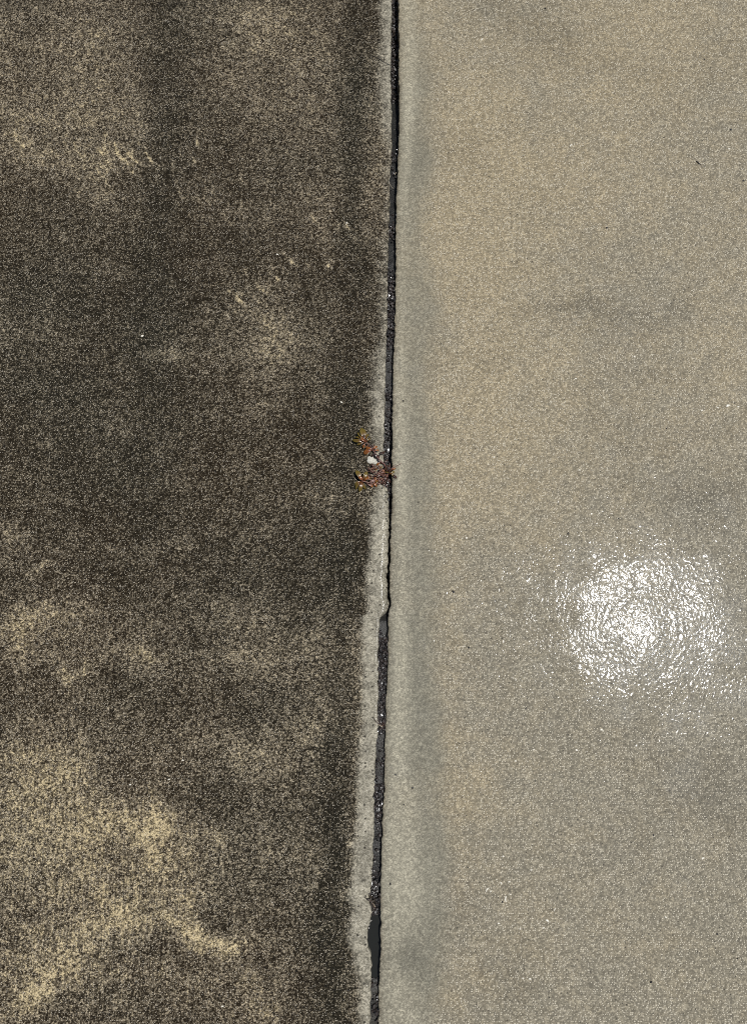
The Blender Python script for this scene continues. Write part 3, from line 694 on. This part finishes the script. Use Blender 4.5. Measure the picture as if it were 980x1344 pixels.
def leaf(parent, base, k, ax, ay, bx, by, z0, z1, wscale=1.0, roll=0.0):
    a, b = V3(ax, ay, z0), V3(ax + 1.22 * (bx - ax), ay + 1.22 * (by - ay), z1)
    d = b - a
    o = bpy.data.objects.new('leaf', LEAF[k])
    C.objects.link(o)
    wscale *= 0.92
    x = d.normalized(); y = Vector((0, 0, 1)).cross(x).normalized(); z = x.cross(y)
    R = Matrix((x, y, z)).transposed() @ Matrix.Rotation(roll, 3, 'X')
    L = d.length
    Mx = R.to_4x4() @ Matrix.Diagonal((L, L * wscale, L, 1))
    Mx.translation = a - base
    o.parent = parent
    o.matrix_local = Mx
    return o
def stem(parent, base, pts, r0, r1, mat, name='stem', n=6):
    P = bezier([V3(px, py, z) - base for px, py, z in pts], n)
    k = len(P) - 1
    vs, fs = tube(P, [r0 + (r1 - r0) * i / k for i in range(k + 1)])
    return mesh_obj(name, vs, fs, mat, parent)
def plant(name, px, py, z, label, cat, group=None):
    e = bpy.data.objects.new(name, None); C.objects.link(e)
    e.empty_display_size = 0.01
    e.location = V3(px, py, z)
    tag(e, label, cat, group)
    return e, e.location.copy()

wd, wb = plant('weed', 509.5, 620, -0.008, 'small reddish brown weed with olive leaves sprouting from the joint', 'weed')
# upper sprig
stem(wd, wb, [(509, 619, -.006), (504.5, 610, .003), (498, 603.5, .006), (493.5, 597, .007), (489.5, 590.5, .008), (485.5, 585, .009), (478, 578.5, .010)], .0016, .0011, M_stem)
for k, ax, ay, bx, by, z0, z1, ws in [('a', 478.5, 579.5, 475, 564.6, .010, .014, 1.15), ('a', 479, 579, 482.5, 571, .010, .013, 1.0), ('n', 478, 579, 464.8, 578, .009, .008, 1.1), ('n', 478, 580, 469.5, 583.5, .008, .005, 1.0), ('b', 481, 580, 474, 574.5, .011, .015, .9),
                                      ('c', 484, 583, 487.6, 586.5, .010, .008, 1.2), ('b', 488.5, 590.5, 478.5, 594.5, .009, .005, 1.0), ('b', 488, 591, 482, 588, .010, .010, 1.0), ('b', 489, 590, 493.8, 586.3, .009, .010, 1.2),
                                      ('c', 489.5, 595, 496.5, 600.5, .008, .006, .9), ('c', 497, 600, 503.5, 593, .006, .008, .55), ('c', 497.5, 593.5, 503, 595, .006, .005, .9), ('c', 493.5, 603, 500.5, 607.5, .006, .005, .6)]:
    leaf(wd, wb, k, ax, ay, bx, by, z0, z1, ws, random.uniform(-.5, .5))
for k, ax, ay, bx, by, z0, z1, ws in [('n', 479, 580, 471, 569.5, .010, .012, 1.2), ('a', 477.5, 578.5, 468.5, 574, .009, .009, .8), ('a', 480, 580.5, 485, 576, .010, .011, .7), ('b', 479, 581, 476.5, 587, .009, .005, .8), ('b', 483.5, 584, 480.5, 589, .009, .006, .8), ('c', 480, 579, 475.5, 570, .012, .016, .5),
                                      ('c', 486, 586, 491, 584, .010, .010, .8), ('b', 490, 592, 496, 591, .009, .009, .7), ('c', 492, 595, 487.5, 599, .008, .005, .8), ('b', 500, 606, 495, 610, .005, .004, .8), ('c', 503, 609, 508, 604, .004, .006, .7)]:
    leaf(wd, wb, k, ax, ay, bx, by, z0, z1, ws, random.uniform(-.5, .5))
# lower left sprig
stem(wd, wb, [(509, 622, -.006), (503, 632, .002), (496, 635, .004), (487, 634, .005), (480, 632.5, .006), (474, 631, .007)], .0016, .0010, M_pink)
for k, ax, ay, bx, by, z0, z1, ws in [('a', 474.5, 630.5, 468.3, 619.5, .007, .011, 1.1), ('a', 475.5, 630, 480.5, 621, .007, .011, 1.2), ('a', 473.5, 631.5, 466.6, 636, .007, .005, 1.2), ('n', 474, 632, 472.5, 643, .006, .004, 1.5), ('n', 475, 632, 478.8, 640, .006, .004, 1.4), ('a', 473.5, 632, 467.5, 640, .006, .004, .9), ('b', 476, 631, 471.5, 626.5, .008, .013, 1.1), ('b', 477, 632, 482.5, 628, .007, .010, .8),
                                      ('p', 484, 634, 491, 630.5, .006, .009, 1.2), ('p', 481, 634, 488, 638, .005, .004, .8), ('b', 489, 633.5, 493.5, 637.5, .005, .005, 1.0)]:
    leaf(wd, wb, k, ax, ay, bx, by, z0, z1, ws, random.uniform(-.5, .5))
# crowded middle: short pink and brown stalks with bits of leaf
rw = random.Random(21)
for i in range(44):
    ax, ay = rw.uniform(487, 507), rw.uniform(612, 633)
    t = math.atan2(ay - 621, ax - 511) + rw.uniform(-.9, .9)
    ln = rw.uniform(4, 9)
    bx, by = ax + ln * math.cos(t), ay + ln * math.sin(t)
    z = rw.uniform(.002, .008)
    stem(wd, wb, [(ax, ay, z), ((ax + bx) / 2 + rw.uniform(-1, 1), (ay + by) / 2 + rw.uniform(-1, 1), z + .003), (bx, by, z + rw.uniform(-.002, .003))], .0009, .0006, M_pink if rw.random() < .6 else M_stem, 'stalk', 3)
for i in range(40):
    ax, ay = rw.uniform(485, 507), rw.uniform(612, 636)
    t = rw.uniform(0, 6.28); ln = rw.uniform(3.5, 6.5)
    leaf(wd, wb, rw.choice('cccbbnp'), ax, ay, ax + ln * math.cos(t), ay + ln * math.sin(t), rw.uniform(.002, .006), rw.uniform(.001, .008), 1.2, rw.uniform(-.8, .8))
# right tuft
for pts, r0, mt in [([(510, 620, -.006), (514, 615.5, .003), (519, 612, .005), (526.3, 608.4, .004)], .0009, M_pink), ([(510, 620, -.006), (514, 614, .004), (517.5, 610, .006)], .0009, M_stem), ([(510, 619, -.006), (511.5, 613, .003), (511, 607.5, .006)], .0010, M_pink),
                    ([(510, 621, -.006), (515, 622, .003), (518.8, 626.4, .002)], .0013, M_stem), ([(510, 620, -.005), (513, 617, .004), (515.5, 612, .007)], .0008, M_pink), ([(510, 622, -.006), (507, 629, .001), (504, 635, .002)], .0012, M_stem)]:
    stem(wd, wb, pts, r0, r0 * .5, mt, 'stalk', 4)
for k, ax, ay, bx, by in [('a', 510.5, 623, 516.5, 619.5), ('c', 515, 622, 519.3, 626.6), ('c', 511, 618, 509, 611), ('c', 508, 626, 511, 632), ('c', 505, 631, 501, 635), ('c', 504.5, 634, 508, 638), ('a', 513, 620, 515, 624), ('b', 514, 617, 518, 615)]:
    leaf(wd, wb, k, ax, ay, bx, by, .002, .004, 1.0, rw.uniform(-.6, .6))

# white lump resting against the weed
M_white = mat_plain('off white paper pulp', (0.46, 0.44, 0.37), 0.7, 0.25, 350.0)
vs, fs = [], []
n_, m_ = 14, 6
cr = random.Random(2)
prof = [1 + cr.uniform(-.38, .34) for _ in range(n_)]
mpx = mpp(604)
for j in range(m_ + 1):
    t = j / m_
    rr = math.cos(t * math.pi / 2) ** 0.9
    for i in range(n_):
        a = 2 * math.pi * i / n_
        k = prof[i] * (1 + cr.uniform(-.08, .08))
        vs.append((8.0 * mpx * rr * k * math.cos(a), 5.4 * mpx * rr * k * math.sin(a), -.0003 + .0036 * math.sin(t * math.pi / 2) * (1 + cr.uniform(-.12, .12))))
for j in range(m_):
    for i in range(n_):
        fs.append((j * n_ + i, j * n_ + (i + 1) % n_, (j + 1) * n_ + (i + 1) % n_, (j + 1) * n_ + i))
fs.append(tuple(range(n_))[::-1])
o = mesh_obj('white_scrap', vs, fs, M_white)
o.location = V3(488.8, 604.5, 0); o.rotation_euler.z = -.25
tag(o, 'small off-white scrap lying under the reddish weed', 'scrap')

# ------------------------------------------------------------------ loose stalks
M_needle = mat_plain('dark needle', (0.045, 0.034, 0.022), 0.5, 0.3, 300.0, coat=.3)
M_straw = mat_plain('pale straw', (0.36, 0.31, 0.22), 0.4, 0.25, 300.0, coat=.4)
M_brown = mat_plain('wet brown straw', (0.085, 0.052, 0.040), 0.4, 0.4, 300.0, coat=.5)
def straw(name, pts, r0, r1, mat, label, cat, group=None):
    b = V3(*pts[0])
    P = bezier([V3(*p) - b for p in pts], 6)
    k = len(P) - 1
    vs, fs = tube(P, [r0 + (r1 - r0) * i / k for i in range(k + 1)])
    o = mesh_obj(name, vs, fs, mat); o.location = b
    return tag(o, label, cat, group)
straw('pine_needle', [(488.5, 73, .001), (495, 75.5, .0014), (502, 79.6, .002), (508, 83.3, .002), (514, 86.2, -.001), (518, 89, -.006)], .0007, .0005, M_needle, 'thin dark needle lying across the joint near the top of the picture', 'needle')
straw('straw', [(512, 230.5, .001), (509.8, 236, .002), (510, 240, .0022), (513, 244.5, -.002), (516, 247.5, -.008)], .0007, .0005, M_straw, 'pale bent bit of straw hooked over the left lip of the joint', 'straw')
straw('straw', [(492.5, 227.5, .001), (495, 229, .0014), (497.5, 231, .001)], .0006, .0004, M_straw, 'short pale straw on the dark slab beside the bent straw', 'straw')
straw('straw', [(517.5, 229.5, -.008), (519, 227.5, -.007), (520, 226, -.006)], .0006, .0005, M_straw, 'tiny pale straw down inside the joint beside the bent straw', 'straw')
straw('straw', [(533, 291, .001), (538, 286, .0012), (542, 280, .001)], .0004, .0003, M_straw, 'hair-thin pale straw on the grey margin of the washed slab', 'straw')
straw('twig', [(913.4, 211.2, .0012), (915.8, 213.2, .0016), (918.8, 215.8, .0012)], .0013, .0006, M_needle, 'short dark twig lying alone on the washed slab, upper right', 'twig')
def tuft(name, px, py, z, blades, label):
    e, b = plant(name, px, py, z, label, 'dead grass')
    for pts, r, mt in blades:
        stem(e, b, pts, r, r * .5, mt, 'blade', 5)
    return e
tuft('dead_grass', 503, 953, -.006, [([(504, 953, -.006), (499, 951.5, .001), (494.5, 948, .003), (490, 943, .002)], .0010, M_brown), ([(504.5, 952, -.005), (500, 949, .001), (496, 945, .003)], .0008, M_brown),
      ([(503, 954, -.005), (498.5, 952.5, .0), (495, 950, .002)], .0009, M_straw), ([(502, 948, -.004), (504.5, 951, -.001), (504, 955, -.003)], .0009, M_brown), ([(498, 958, -.004), (501, 955, -.002), (503, 957, -.003)], .0008, M_brown)],
     'wet brown stalks of dead grass lying across the lower joint')
tuft('dead_grass', 488, 1181, -.010, [([(491, 1184, -.010), (487, 1181, .001), (482, 1180, .003), (478.5, 1178.2, .001)], .0012, M_needle), ([(490, 1186, -.010), (486, 1183, .001), (481, 1181, .002)], .0012, M_needle), ([(492, 1192, -.008), (489, 1186, -.001), (484.5, 1181, .002)], .0010, M_brown),
      ([(492, 1190, -.006), (490, 1186.5, -.004), (487.5, 1184, -.003)], .0008, M_straw), ([(489, 1178, -.006), (486, 1176, .001), (484, 1172, .002)], .0013, M_needle), ([(494, 1180, -.006), (490, 1182, -.001), (486, 1186, .001)], .0014, M_needle), ([(490, 1196, -.010), (489, 1190, -.003), (487, 1184, .001)], .0014, M_needle),
      ([(485.5, 1176, -.004), (486.5, 1180, .001), (489, 1185, -.004)], .0018, M_needle)],
     'black clump of rotted stalks in the joint above the open water')
